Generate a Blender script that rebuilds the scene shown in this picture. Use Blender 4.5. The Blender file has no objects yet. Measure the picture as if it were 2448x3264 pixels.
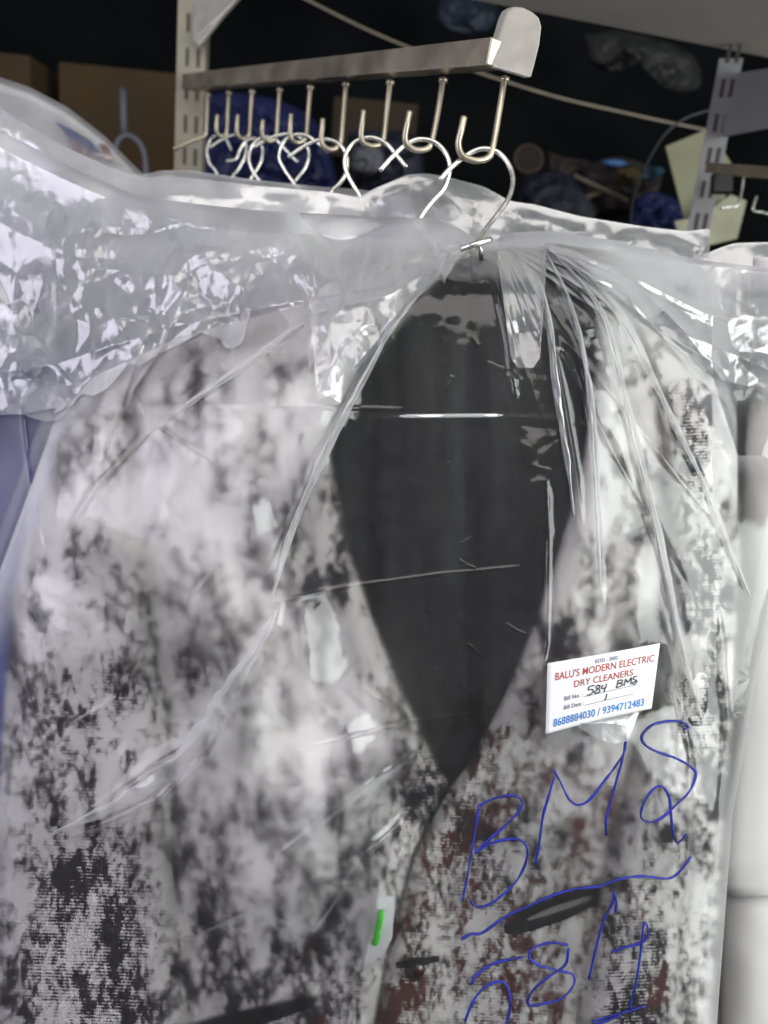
import bpy, math
import numpy as np
from mathutils import Vector, Matrix

S = bpy.context.scene
COL = S.collection
# ---------------------------------------------------------------- camera
W, H, F = 2448.0, 3264.0, 2450.0
pitch, roll = math.radians(15), math.radians(5.7)
CAM = np.array([0.0, 0.0, 1.5])
FWD = np.array([0, math.cos(pitch), -math.sin(pitch)])
r0 = np.array([1.0, 0, 0]); u0 = np.array([0, math.sin(pitch), math.cos(pitch)])
RGT = math.cos(roll) * r0 + math.sin(roll) * u0
UP = -math.sin(roll) * r0 + math.cos(roll) * u0
cd = bpy.data.cameras.new('camera'); cam = bpy.data.objects.new('camera', cd); COL.objects.link(cam)
m = Matrix(((RGT[0], UP[0], -FWD[0], 0), (RGT[1], UP[1], -FWD[1], 0), (RGT[2], UP[2], -FWD[2], 1.5), (0, 0, 0, 1)))
cam.matrix_world = m
cd.sensor_fit = 'VERTICAL'; cd.sensor_height = 36; cd.sensor_width = 27; cd.lens = F / H * 36
cd.clip_start = 0.02; cd.clip_end = 50
cd.dof.use_dof = True; cd.dof.focus_distance = 0.5; cd.dof.aperture_fstop = 5.2
S.camera = cam
S.render.resolution_x, S.render.resolution_y = 768, 1024
S.view_settings.view_transform = 'Standard'; S.view_settings.look = 'None'
S.view_settings.exposure = 0.15; S.view_settings.gamma = 1
S.render.engine = 'CYCLES'
S.cycles.caustics_refractive = True; S.cycles.caustics_reflective = False
S.cycles.transparent_max_bounces = 24; S.cycles.max_bounces = 14; S.cycles.transmission_bounces = 12
S.cycles.blur_glossy = 0.3
S.cycles.sample_clamp_indirect = 0
wd = bpy.data.worlds.new('World'); S.world = wd; wd.use_nodes = True
bg = wd.node_tree.nodes['Background']; bg.inputs[0].default_value = (0.75, 0.8, 1.0, 1); bg.inputs[1].default_value = 0.12

def lamp(name, loc, target, sx, sy, power, col):
    l = bpy.data.lights.new(name, 'AREA'); l.shape = 'RECTANGLE'; l.size = sx; l.size_y = sy
    l.energy = power; l.color = col
    o = bpy.data.objects.new(name, l); COL.objects.link(o); o.location = loc
    d = Vector(target) - Vector(loc); o.rotation_euler = d.to_track_quat('-Z', 'Y').to_euler()
    return o
lamp('ceiling_lamp', (0.25, -0.55, 2.75), (0.05, 0.5, 1.35), 1.8, 1.0, 20, (1.0, 0.98, 0.92))
lamp('window_lamp', (-1.4, -0.4, 1.85), (0.0, 0.5, 1.25), 1.0, 1.3, 19, (0.89, 0.86, 1.0))
lamp('side_fill_lamp', (1.5, -0.3, 1.7), (0.05, 0.5, 1.2), 0.9, 1.1, 29, (0.95, 1.0, 0.97))  # added fill light at the right, brightens the lower cloth

# ---------------------------------------------------------------- helpers
def P(x, y, d):
    x = np.asarray(x, float); y = np.asarray(y, float); d = np.asarray(d, float)
    x, y, d = np.broadcast_arrays(x, y, d)
    return CAM + d[..., None] * FWD + ((x - W / 2) / F * d)[..., None] * RGT - ((y - H / 2) / F * d)[..., None] * UP

def hsh(ix, iy, seed):
    v = np.sin(ix * 127.1 + iy * 311.7 + seed * 74.7) * 43758.5453
    return v - np.floor(v)
def vnoise(x, y, seed=0):
    ix = np.floor(x); iy = np.floor(y); fx = x - ix; fy = y - iy
    fx = fx * fx * (3 - 2 * fx); fy = fy * fy * (3 - 2 * fy)
    a = hsh(ix, iy, seed); b = hsh(ix + 1, iy, seed); c = hsh(ix, iy + 1, seed); d = hsh(ix + 1, iy + 1, seed)
    return (a * (1 - fx) + b * fx) * (1 - fy) + (c * (1 - fx) + d * fx) * fy - 0.5
def fbm(x, y, seed=0, n=4):
    s = 0; a = 1
    for k in range(n):
        s = s + a * vnoise(x * 2 ** k, y * 2 ** k, seed + k * 3.3); a *= 0.5
    return s
def facet(x, y, seed=0, warp=0.5):
    """piecewise flat facets with sharp creases: what thin film does when crumpled"""
    x = x + warp * vnoise(x * 0.9, y * 0.9, seed + 5) * 1.6; y = y + warp * vnoise(x * 0.9 + 9, y * 0.9 + 4, seed + 8) * 1.6
    ix = np.floor(x); iy = np.floor(y); fx = x - ix; fy = y - iy
    a = hsh(ix, iy, seed); b = hsh(ix + 1, iy, seed); c = hsh(ix, iy + 1, seed); d = hsh(ix + 1, iy + 1, seed)
    flip = hsh(ix, iy, seed + 31) > 0.5
    t1 = np.where(fx + fy < 1, a + (b - a) * fx + (c - a) * fy, d + (c - d) * (1 - fx) + (b - d) * (1 - fy))
    t2 = np.where(fx > fy, a + (b - a) * fx + (d - b) * fy, a + (c - a) * fy + (d - c) * fx)
    return np.where(flip, t1, t2) - 0.5
def rot(x, y, deg):
    a = math.radians(deg); return x * math.cos(a) + y * math.sin(a), -x * math.sin(a) + y * math.cos(a)
def crumple(x, y, seed=0):
    a, b = rot(x, y, 33); c, d = rot(x, y, -20); e, f = rot(x, y, 62)
    return 7.0 * facet(a / 190, b / 130, seed) + 3.2 * facet(c / 70, d / 95, seed + 2) + 1.3 * facet(e / 34, f / 48, seed + 4)
def sstep(a, b, v):
    t = np.clip((v - a) / (b - a), 0, 1); return t * t * (3 - 2 * t)
def pdist(x, y, pts):
    """distance to polyline and fraction along it"""
    best = np.full(np.shape(x), 1e9); tt = np.zeros(np.shape(x)); sg = np.zeros(np.shape(x))
    L = [0]
    for a, b in zip(pts[:-1], pts[1:]): L.append(L[-1] + math.hypot(b[0] - a[0], b[1] - a[1]))
    for k, (a, b) in enumerate(zip(pts[:-1], pts[1:])):
        dx, dy = b[0] - a[0], b[1] - a[1]; l2 = dx * dx + dy * dy
        t = np.clip(((x - a[0]) * dx + (y - a[1]) * dy) / l2, 0, 1)
        d = np.hypot(x - a[0] - t * dx, y - a[1] - t * dy)
        s = np.sign((x - a[0]) * dy - (y - a[1]) * dx)
        mk = d < best
        best = np.where(mk, d, best); tt = np.where(mk, (L[k] + t * math.sqrt(l2)) / L[-1], tt); sg = np.where(mk, s, sg)
    return best, tt, sg
def ridge(x, y, pts, w, amp, one=0):
    d, t, s = pdist(x, y, pts)
    env = np.clip(t / 0.12, 0, 1) * np.clip((1 - t) / 0.12, 0, 1)
    h = np.exp(-(d / w) ** 1.3)
    if one: h = np.where(s * one > 0, np.exp(-(d / (w * 4)) ** 1.2), np.exp(-(d / (w * 0.5)) ** 1.5))
    return amp * h * env
def curve(pts, axis=0):
    """function through (key, value) pairs"""
    p = sorted(pts); k = np.array([q[0] for q in p], float); v = np.array([q[1] for q in p], float)
    def f(t):
        t = np.asarray(t, float)
        # smooth a little by averaging shifted samples
        return (np.interp(t - 12, k, v) + 2 * np.interp(t, k, v) + np.interp(t + 12, k, v)) / 4
    return f
def rbf(pts, sig):
    p = np.array(pts, float)
    def f(x, y):
        num = 0; den = 1e-9
        for a, b, v in p:
            w_ = np.exp(-((x - a) ** 2 + (y - b) ** 2) / (2 * sig ** 2)) + 1e-6 / (1 + ((x - a) ** 2 + (y - b) ** 2) / sig ** 2)
            num = num + w_ * v; den = den + w_
        return num / den
    return f

def link(name, me, parent=None, mat=None):
    o = bpy.data.objects.new(name, me); COL.objects.link(o)
    if mat is not None: me.materials.append(mat)
    if parent is not None:
        o.parent = parent; o.matrix_parent_inverse = Matrix.Translation(-Vector(parent.location))
    return o
def tag(o, label=None, cat=None, group=None, kind=None):
    if label: o['label'] = label
    if cat: o['category'] = cat
    if group: o['group'] = group
    if kind: o['kind'] = kind
    return o
def thing(name, label, cat, loc=(0, 0, 0), group=None):
    o = bpy.data.objects.new(name, None); COL.objects.link(o); o.location = Vector([float(v) for v in loc]); o.empty_display_size = 0.02
    return tag(o, label, cat, group)
def raw(name, V, faces, mat, parent=None, smooth=False, uv=None):
    me = bpy.data.meshes.new(name)
    me.from_pydata([tuple(map(float, v)) for v in V], [], faces); me.update()
    if smooth: me.polygons.foreach_set('use_smooth', [True] * len(me.polygons))
    if uv is not None:
        l = me.uv_layers.new(name='UVMap')
        idx = np.zeros(len(me.loops), np.int64); me.loops.foreach_get('vertex_index', idx)
        l.data.foreach_set('uv', np.asarray(uv, np.float32)[idx].ravel())
    return link(name, me, parent, mat)
def grid(name, X, Y, D, mat, parent=None, back=None, thick=None, smooth=True, uvr=0):
    """surface given by pixel-plane coordinates and depth; optional back surface closes it"""
    n, k = X.shape
    A = P(X, Y, D).reshape(-1, 3)
    u, v = rot(X / 1000.0, -Y / 1000.0, uvr)
    uv = np.stack([u, v], -1).reshape(-1, 2)
    i, j = np.meshgrid(np.arange(n - 1), np.arange(k - 1), indexing='ij')
    q = np.stack([i * k + j, (i + 1) * k + j, (i + 1) * k + j + 1, i * k + j + 1], -1).reshape(-1, 4)
    V = A; Q = [q]
    if thick is not None: back = D + thick
    if back is not None:
        B = P(X, Y, back).reshape(-1, 3); V = np.concatenate([A, B]); uv = np.concatenate([uv, uv]); N = n * k
        Q.append(q[:, ::-1] + N)
        ring = [(a, 0) for a in range(n)] + [(n - 1, b) for b in range(1, k)] + [(a, k - 1) for a in range(n - 2, -1, -1)] + [(0, b) for b in range(k - 2, 0, -1)]
        rr = np.array([a * k + b for a, b in ring]); r2 = np.roll(rr, -1)
        Q.append(np.stack([r2, rr, rr + N, r2 + N], -1))
    Q = np.concatenate(Q)
    me = bpy.data.meshes.new(name)
    me.vertices.add(len(V)); me.vertices.foreach_set('co', V.astype(np.float32).ravel())
    me.loops.add(Q.size); me.loops.foreach_set('vertex_index', Q.astype(np.int32).ravel())
    me.polygons.add(len(Q)); me.polygons.foreach_set('loop_start', np.arange(0, Q.size, 4, dtype=np.int32))
    me.polygons.foreach_set('loop_total', np.full(len(Q), 4, np.int32))
    me.polygons.foreach_set('use_smooth', np.full(len(Q), smooth))
    me.update(calc_edges=True)
    l = me.uv_layers.new(name='UVMap'); l.data.foreach_set('uv', uv[Q.ravel()].astype(np.float32).ravel())
    me.validate()
    return link(name, me, parent, mat)
def rows(y0, y1, xl, xr, ny, nx):
    """grid clean at its left and right outline"""
    y = np.linspace(y0, y1, ny)[:, None]; s = np.linspace(0, 1, nx)[None, :]
    L = xl(y); R = np.maximum(xr(y), L + 1)
    return L + (R - L) * s, y + 0 * s
def cols(x0, x1, yt, yb, nx, ny, tp=1.0):
    x = np.linspace(x0, x1, nx)[None, :]; t = np.linspace(0, 1, ny)[:, None] ** tp
    T = yt(x); B = yb(x)
    return x + 0 * t, T + (B - T) * t
def catmull(pts, n=8):
    p = np.array(pts, float); p = np.vstack([2 * p[0] - p[1], p, 2 * p[-1] - p[-2]]); out = []
    for i in range(1, len(p) - 2):
        for t in np.linspace(0, 1, n, endpoint=False):
            a, b, c, d = p[i - 1:i + 3]
            out.append(0.5 * (2 * b + (c - a) * t + (2 * a - 5 * b + 4 * c - d) * t * t + (3 * b - a - 3 * c + d) * t ** 3))
    out.append(p[-2]); return np.array(out)
def tubedata(pts, r, seg=8, off=0):
    p = np.array(pts, float); n = len(p); T = np.gradient(p, axis=0); T /= np.linalg.norm(T, axis=1)[:, None] + 1e-12
    a = np.array([0.3, 0.8, 0.5]); nrm = np.cross(T[0], a); nrm /= np.linalg.norm(nrm); V = []
    rr = np.broadcast_to(r, n)
    for k in range(n):
        nrm = nrm - T[k] * nrm.dot(T[k]); nrm /= np.linalg.norm(nrm) + 1e-12; b = np.cross(T[k], nrm)
        for s in range(seg):
            an = 2 * math.pi * s / seg; V.append(p[k] + rr[k] * (math.cos(an) * nrm + math.sin(an) * b))
    Fc = []
    for k in range(n - 1):
        for s in range(seg):
            Fc.append((off + k * seg + s, off + k * seg + (s + 1) % seg, off + (k + 1) * seg + (s + 1) % seg, off + (k + 1) * seg + s))
    Fc.append(tuple(off + s for s in range(seg))[::-1]); Fc.append(tuple(off + (n - 1) * seg + s for s in range(seg)))
    return V, Fc
def tubes(name, lines, r, mat, parent=None, seg=8):
    V = []; Fc = []
    for l in lines:
        v, f = tubedata(l, r, seg, len(V)); V += v; Fc += f
    return raw(name, V, Fc, mat, parent, True)
def box(name, c, ax, ay, az, mat, parent=None, bevel=0.0):
    """c centre; ax, ay, az half-extent vectors"""
    c, ax, ay, az = [np.array(v, float) for v in (c, ax, ay, az)]
    V = [c + i * ax + j * ay + k * az for i in (-1, 1) for j in (-1, 1) for k in (-1, 1)]
    Fc = [(0, 1, 3, 2), (4, 6, 7, 5), (0, 4, 5, 1), (2, 3, 7, 6), (0, 2, 6, 4), (1, 5, 7, 3)]
    o = raw(name, V, Fc, mat, parent)
    if bevel:
        b = o.modifiers.new('bevel', 'BEVEL'); b.width = bevel; b.segments = 3
        o.data.polygons.foreach_set('use_smooth', [True] * 6); wn = o.modifiers.new('wn', 'WEIGHTED_NORMAL')
    return o
def prism(name, poly, depthvec, mat, parent=None, bevel=0):
    """poly: list of 3D points; extruded by depthvec"""
    n = len(poly); V = [np.array(p, float) for p in poly] + [np.array(p, float) + np.array(depthvec, float) for p in poly]
    Fc = [tuple(range(n)), tuple(range(2 * n - 1, n - 1, -1))] + [(i, i + n, (i + 1) % n + n, (i + 1) % n) for i in range(n)]
    o = raw(name, V, Fc, mat, parent)
    if bevel:
        b = o.modifiers.new('bevel', 'BEVEL'); b.width = bevel; b.segments = 3; b.limit_method = 'ANGLE'
    return o
ZW = np.array([0, 0, 1.0])
def at_depth(p, px, py):  # unused safety
    return P(px, py, p)

# ---------------------------------------------------------------- materials
class NT:
    def __init__(s, name):
        s.m = bpy.data.materials.new(name); s.m.use_nodes = True; s.t = s.m.node_tree; s.t.nodes.clear()
        s.out = s.t.nodes.new('ShaderNodeOutputMaterial')
    def n(s, kind, **kw):
        nd = s.t.nodes.new('ShaderNode' + kind)
        for k, v in kw.items():
            if k.startswith('_'): setattr(nd, k[1:], v)
        for k, v in kw.items():
            if k.startswith('_'): continue
            k2 = int(k[1:]) if k[0] == 'i' and k[1:].isdigit() else k.replace('__', ' ')
            inp = nd.inputs[k2]
            if isinstance(v, bpy.types.NodeSocket): s.t.links.new(v, inp)
            else: inp.default_value = v
        return nd
    def math(s, op, a, b=0.0, clamp=False):
        return s.n('Math', _operation=op, _use_clamp=clamp, i0=a, i1=b).outputs[0]
    def ramp(s, f, stops, interp='LINEAR'):
        r = s.n('ValToRGB', Fac=f); cr = r.color_ramp; cr.interpolation = interp
        while len(cr.elements) < len(stops): cr.elements.new(0.5)
        for e, (p, c) in zip(cr.elements, stops):
            e.position = p; e.color = c if len(c) == 4 else (*c, 1)
        return r.outputs[0]
    def mapr(s, v, a, b, c=0.0, d=1.0):
        return s.n('MapRange', _clamp=True, i0=v, i1=a, i2=b, i3=c, i4=d).outputs[0]
    def surf(s, sh): s.t.links.new(sh, s.out.inputs[0]); return s.m

def simple(name, col, rough=0.5, metal=0.0, var=0.15, scale=30, bump=0.0, spec=0.5):
    t = NT(name); tc = t.n('TexCoord')
    nz = t.n('TexNoise', Vector=tc.outputs['Object'], Scale=scale, Detail=5.0)
    f = t.mapr(nz.outputs[0], 0.3, 0.7, 1 - var, 1 + var)
    c = t.n('Mix', _data_type='RGBA', _blend_type='MULTIPLY', Factor=1.0)
    c.inputs[6].default_value = (*col, 1); t.t.links.new(f, c.inputs[7])
    b = t.n('BsdfPrincipled', Base__Color=c.outputs[2], Metallic=metal)
    b.inputs['Specular IOR Level'].default_value = spec
    t.t.links.new(t.mapr(nz.outputs[0], 0.3, 0.7, max(0, rough - 0.08), rough + 0.1), b.inputs['Roughness'])
    if bump:
        bm = t.n('Bump', Strength=bump, Distance=0.002, Height=nz.outputs[0]); t.t.links.new(bm.outputs[0], b.inputs['Normal'])
    return t.surf(b.outputs[0])

def film(name, haze=0.022, rough=0.93, refr=0.9, gloss=0.09, tint=(0.94, 0.945, 0.96), edge=0.75, gmul=0.7, ior=1.105, bump=0.12):
    t = NT(name); uv = t.n('UVMap').outputs[0]
    mp = t.n('Mapping', Vector=uv, Scale=(1, 1, 1))
    nz = t.n('TexNoise', Vector=mp.outputs[0], Scale=18.0, Detail=6.0, Roughness=0.6, Distortion=0.6)
    mp2 = t.n('Mapping', Vector=uv, Scale=(26, 2.2, 1), Rotation=(0, 0, 0.5))
    n2 = t.n('TexNoise', Vector=mp2.outputs[0], Scale=1.0, Detail=4.0)
    vo = t.n('TexVoronoi', Vector=mp.outputs[0], Scale=16.0, _feature='DISTANCE_TO_EDGE')
    hh = t.math('ADD', nz.outputs[0], t.math('MULTIPLY', n2.outputs[0], 0.5))
    bp = t.n('Bump', Strength=bump, Distance=0.0016, Height=hh)
    nrm = bp.outputs[0]
    dif = t.n('BsdfDiffuse', Color=(*tint, 1), Normal=nrm); trl = t.n('BsdfTranslucent', Color=(*tint, 1), Normal=nrm)
    hz = t.n('MixShader', Fac=0.35, i1=dif.outputs[0], i2=trl.outputs[0])
    tr = t.n('BsdfTransparent', Color=(0.97, 0.97, 0.98, 1)); rf = t.n('BsdfRefraction', Color=(0.97, 0.97, 0.98, 1), Roughness=rough, IOR=ior)
    tm = t.n('MixShader', Fac=refr, i1=tr.outputs[0], i2=rf.outputs[0])
    lw = t.n('LayerWeight', Blend=0.5)
    e = t.mapr(lw.outputs['Facing'], 0.34, 0.95)
    cl = t.mapr(nz.outputs[0], 0.3, 0.75, 0.7, 1.35)
    hf = t.math('ADD', t.math('MULTIPLY', cl, haze), t.math('MULTIPLY', e, edge), True)
    body = t.n('MixShader', Fac=hf, i1=tm.outputs[0], i2=hz.outputs[0])
    gl = t.n('BsdfGlossy', Color=(1, 1, 1, 1), Roughness=gloss, Normal=nrm)
    fr = t.n('Fresnel', IOR=1.5, Normal=nrm)
    g = t.math('MULTIPLY', fr.outputs[0], gmul, True)
    o = t.n('MixShader', Fac=g, i1=body.outputs[0], i2=gl.outputs[0])
    return t.surf(o.outputs[0])

def printed(name, maroon=0.0):
    """mottled black on ivory print with a fine cross weave"""
    t = NT(name); uv = t.n('UVMap').outputs[0]
    m1 = t.n('Mapping', Vector=uv, Scale=(1, 0.42, 1))
    big = t.n('TexNoise', Vector=m1.outputs[0], Scale=4.5, Detail=3.0)
    mid = t.n('TexNoise', Vector=m1.outputs[0], Scale=14.0, Detail=5.0, Roughness=0.6, Distortion=0.25)
    m2 = t.n('Mapping', Vector=uv, Scale=(1, 0.6, 1), Location=(3, 1, 0))
    fin = t.n('TexNoise', Vector=m2.outputs[0], Scale=50.0, Detail=5.0, Roughness=0.7, Distortion=0.2)
    # weave: broken horizontal weft lines
    m3 = t.n('Mapping', Vector=uv, Scale=(6, 100, 1))
    wv = t.n('TexWave', Vector=m3.outputs[0], Scale=0.30, Distortion=1.6, Detail=2.0, Detail__Scale=2.0, _bands_direction='Y')
    a = t.math('MULTIPLY', t.math('SUBTRACT', big.outputs[0], 0.5), 0.9)
    b = t.math('MULTIPLY', t.math('SUBTRACT', mid.outputs[0], 0.5), 1.15)
    c = t.math('MULTIPLY', t.math('SUBTRACT', fin.outputs[0], 0.5), 1.2)
    w_ = t.math('MULTIPLY', t.math('SUBTRACT', wv.outputs[1], 0.5), 0.16)
    s_ = t.math('ADD', t.math('ADD', a, b), t.math('ADD', c, w_)); sy = t.n('SeparateXYZ', Vector=uv).outputs[1]
    s_ = t.math('ADD', s_, t.mapr(sy, -1.4, -2.7, -0.085, 0.045 + maroon * 0.05))
    m5 = t.n('Mapping', Vector=uv, Scale=(1, 0.5, 1), Location=(7, 2, 0))
    sp = t.n('TexNoise', Vector=m5.outputs[0], Scale=12.0, Detail=3.0, Roughness=0.5)
    s_ = t.math('ADD', s_, t.mapr(sp.outputs[0], 0.58, 0.66, 0.0, 0.24))
    s_ = t.math('SUBTRACT', s_, 0.015)
    dark = t.mapr(s_, 0.05, 0.11)
    grey = t.mapr(s_, -0.10, 0.08, 0.0, 0.35)
    mn = t.n('TexNoise', Vector=m1.outputs[0], Scale=6.0, Detail=4.0)
    mar = t.mapr(mn.outputs[0], 0.62 - maroon * 0.27, 0.68 - maroon * 0.27)
    mar = t.math('MULTIPLY', mar, t.mapr(sy, -1.95, -2.35))
    dc = t.n('Mix', _data_type='RGBA'); t.t.links.new(mar, dc.inputs[0]); dc.inputs[6].default_value = (0.022, 0.019, 0.022, 1)
    dc.inputs[7].default_value = (0.085, 0.024, 0.018, 1)
    lc = t.ramp(grey, [(0, (0.78, 0.76, 0.73)), (0.35, (0.36, 0.34, 0.33)), (1, (0.30, 0.28, 0.28))])
    cc = t.n('Mix', _data_type='RGBA'); t.t.links.new(dark, cc.inputs[0]); t.t.links.new(lc, cc.inputs[6]); t.t.links.new(dc.outputs[2], cc.inputs[7])
    bp = t.n('Bump', Strength=0.35, Distance=0.0006, Height=wv.outputs[1])
    p = t.n('BsdfPrincipled', Base__Color=cc.outputs[2], Roughness=0.8, Normal=bp.outputs[0]); p.inputs['Specular IOR Level'].default_value = 0.2
    p.inputs['Sheen Weight'].default_value = 0.1
    return t.surf(p.outputs[0])

M_film = film('clear_film')
M_flap = film('doubled_film', haze=0.16, gloss=0.15, edge=0.7, gmul=2.0, bump=0.2)
M_film2 = film('cloudy_film', haze=0.22, gloss=0.13, edge=0.7, gmul=2.2, bump=0.3)
M_print = printed('mottled_print'); M_printm = printed('mottled_print_maroon', 0.75)
M_lining = simple('black_lining', (0.005, 0.0038, 0.004), 0.5, var=0.2, scale=60, bump=0.1, spec=0.3)
M_steel = simple('bright_steel_wire', (0.72, 0.71, 0.66), 0.27, 0.85, var=0.1, scale=80)
M_brush = simple('dull_steel', (0.44, 0.39, 0.30), 0.36, 0.75, var=0.22, scale=26, bump=0.15)
M_cap = simple('pale_metal_cap', (0.40, 0.385, 0.34), 0.4, 0.3, var=0.12, scale=50, bump=0.1)
M_paint = simple('cream_painted_steel', (0.23, 0.21, 0.155), 0.5, var=0.15, scale=25)
M_paintw = simple('grey_painted_steel', (0.30, 0.30, 0.295), 0.5, var=0.06, scale=20)
M_slot = simple('slot_shadow', (0.07, 0.06, 0.05), 0.8)
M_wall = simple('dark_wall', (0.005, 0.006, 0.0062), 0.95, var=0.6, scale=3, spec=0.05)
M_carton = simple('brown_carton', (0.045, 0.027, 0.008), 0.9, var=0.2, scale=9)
M_blue = simple('blue_plastic', (0.003, 0.007, 0.05), 0.6, var=0.4, scale=7)
M_bluecl = simple('blue_cloth', (0.008, 0.022, 0.30), 0.8, var=0.2, scale=14)
M_white = simple('white_cloth', (0.72, 0.71, 0.69), 0.8, var=0.06, scale=10)
M_lilac = simple('pale_lilac_cloth', (0.55, 0.54, 0.62), 0.8, var=0.12, scale=10)
M_purple = simple('dusk_violet_cloth', (0.16, 0.14, 0.24), 0.6, var=0.2, scale=20)
M_paper = simple('white_card', (0.80, 0.81, 0.82), 0.55, var=0.02, scale=40)
M_olive = simple('olive_paper', (0.30, 0.29, 0.19), 0.85, var=0.12, scale=12)
M_red = simple('red_ink', (0.42, 0.05, 0.03), 0.7); M_bluei = simple('blue_ink', (0.06, 0.22, 0.55), 0.7)
M_navyi = simple('navy_ink', (0.08, 0.08, 0.18), 0.7); M_blacki = simple('black_ink', (0.03, 0.03, 0.035), 0.7)
M_marker = simple('blue_marker', (0.010, 0.016, 0.24), 0.55, var=0.5, scale=90)
M_green = simple('green_marker', (0.06, 0.75, 0.02), 0.6)
M_brown = simple('brown_horn', (0.022, 0.011, 0.009), 0.35)
M_shelf = simple('shelf_underside', (0.70, 0.64, 0.58), 0.7, var=0.06, scale=6)
M_dk = simple('dark_bag', (0.010, 0.012, 0.02), 0.45, var=0.5, scale=12)
M_rust = simple('rusty_ring', (0.045, 0.03, 0.02), 0.8, var=0.4, scale=60)
M_floor = simple('dark_floor', (0.05, 0.048, 0.045), 0.7, var=0.2, scale=4)

# ---------------------------------------------------------------- setting
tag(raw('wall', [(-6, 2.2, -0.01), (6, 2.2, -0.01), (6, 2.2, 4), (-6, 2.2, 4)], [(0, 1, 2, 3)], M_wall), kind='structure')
tag(raw('floor', [(-6, -3, 0), (6, -3, 0), (6, 2.2, 0), (-6, 2.2, 0)], [(0, 1, 2, 3)], M_floor), kind='structure')

# ---------------------------------------------------------------- shelf system
def zray(px, py, z):
    """point on the view ray of a pixel at world height z"""
    d = P(px, py, 1.0) - CAM; return CAM + d * ((z - CAM[2]) / d[2])
def upright(name, label, px, py, d, hw, hd, up, down, mat, slots, yaw=0.0):
    c = P(px, py, d); ax = np.array([math.cos(yaw), math.sin(yaw), 0]) * hw; ay = np.array([-math.sin(yaw), math.cos(yaw), 0]) * hd
    t = thing(name, label, 'upright', c - ZW * down)
    mid = c + ZW * (up - down) / 2; hh = (up + down) / 2
    front = mid - ay
    box('front_face', front, ax, ay / hd * 0.0012, ZW * hh, mat, t, 0.0006)
    for s in (-1, 1): box('side_face', mid + s * (ax - ax / hw * 0.0012) + ay / hd * 0.0014, ax / hw * 0.0012, ay, ZW * hh, mat, t)
    for k in range(slots):
        for s in (-1, 1):
            zc = c + ZW * (0.16 - 0.04 * k)
            box('slot', zc - ay - ay / hd * 0.0015 + ax * (0.12 + 0.38 * s), ax / hw * 0.0022, ay / hd * 0.0005, ZW * 0.0105, M_slot, t)
    return t, c, ax, ay
u1, uc, uax, uay = upright('slotted_upright', 'cream slotted shelf upright at the far end of the hook rail', 612, 300, 1.03, 0.0185, 0.014, 0.6, 1.2, M_paint, 9, 0.1)
pl = [P(612, -60, 0.99), P(800, -60, 0.93), P(762, -10, 0.945), P(700, 60, 0.965), P(630, 148, 0.985), P(612, 130, 0.99)]
br = tag(prism('shelf_bracket', pl, (0.004, 0.004, 0), M_cap, None, 0.002), 'pale triangular shelf bracket fixed high on the left slotted upright', 'bracket')
u2, _, _, _ = upright('slotted_upright', 'grey slotted shelf upright at the right beside the olive papers', 2290, 400, 1.0, 0.014, 0.012, 0.075, 1.2, M_paintw, 9, -0.35)
pl = [P(2325, 235, 0.985), P(2520, 205, 0.88), P(2520, 395, 0.88), P(2300, 436, 0.985)]
tag(prism('shelf_bracket', pl, (0.003, 0.004, 0), M_paintw, None, 0.0015), 'grey shelf bracket plate sloping out from the right upright', 'bracket')

# shelf overhead
zs = P(2448, 181, 1.0)[2]
a = zray(1150, -72, zs); b = zray(2900, 272, zs)
dirn = np.array([0.0, -1.0, 0])
prism('shelf_board', [a, b, b + dirn * 0.5, a + dirn * 0.5], ZW * 0.02, M_shelf)
tag(bpy.data.objects['shelf_board'], 'dim grey shelf board overhead at the top right', 'shelf')

# ---------------------------------------------------------------- hook rail
def hookdepth(i): return 0.56 + 0.05 * i
near = P(1588, 172, 0.548); far = P(600, 264, 1.0)
ax = (far - near); L = np.linalg.norm(ax); axn = ax / L
side = np.cross(axn, ZW); side /= np.linalg.norm(side); upn = np.cross(side, axn)
rail = thing('hook_rail', 'long square steel rail with a row of hooks and a rounded pale end cap', 'rail', far)
box('rail_bar', (near + far) / 2 + side * -0.0, axn * L / 2, side * 0.0085, upn * 0.0088, M_brush, rail, 0.0012)
cap = [(1606, 60), (1618, 34), (1640, 20), (1668, 22), (1700, 38), (1720, 56), (1728, 84), (1722, 140), (1706, 205), (1694, 250), (1650, 236), (1580, 216), (1568, 204), (1580, 150)]
capp = []
for k, (x, y) in enumerate(cap): capp.append(P(x, y, 0.548 - (x - 1568) / 160 * 0.012))
prism('end_cap', capp, axn * 0.007, M_cap, rail, 0.0025)
JH = [
 [(1609, 245), (1592, 350), (1571, 470), (1555, 503), (1515, 512), (1475, 497), (1461, 460), (1470, 415), (1479, 374)],
 [(1413, 248), (1395, 360), (1376, 452), (1360, 474), (1325, 478), (1298, 462), (1291, 435), (1298, 395), (1306, 356)],
 [(1244, 256), (1232, 360), (1222, 445), (1208, 462), (1182, 465), (1158, 455), (1151, 430), (1155, 390), (1159, 353)],
 [(1103, 262), (1094, 370), (1086, 452), (1072, 472), (1048, 476), (1029, 462), (1024, 440), (1027, 410), (1029, 380)],
 [(990, 272), (982, 360), (976, 432), (964, 450), (946, 454), (930, 444), (925, 425), (926, 395), (928, 364)],
 [(892, 280), (886, 365), (881, 430), (872, 446), (857, 450), (841, 442), (835, 425), (836, 405), (838, 384)],
 [(804, 286), (799, 360), (795, 424), (786, 438), (774, 442), (760, 434), (755, 420), (756, 395), (758, 367)],
 [(730, 290), (726, 360), (723, 418), (717, 430), (706, 434), (694, 428), (690, 415), (691, 390), (693, 367)],
 [(663, 296), (660, 365), (657, 420), (650, 434), (636, 440), (615, 448), (585, 462), (552, 476)]]
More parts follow.
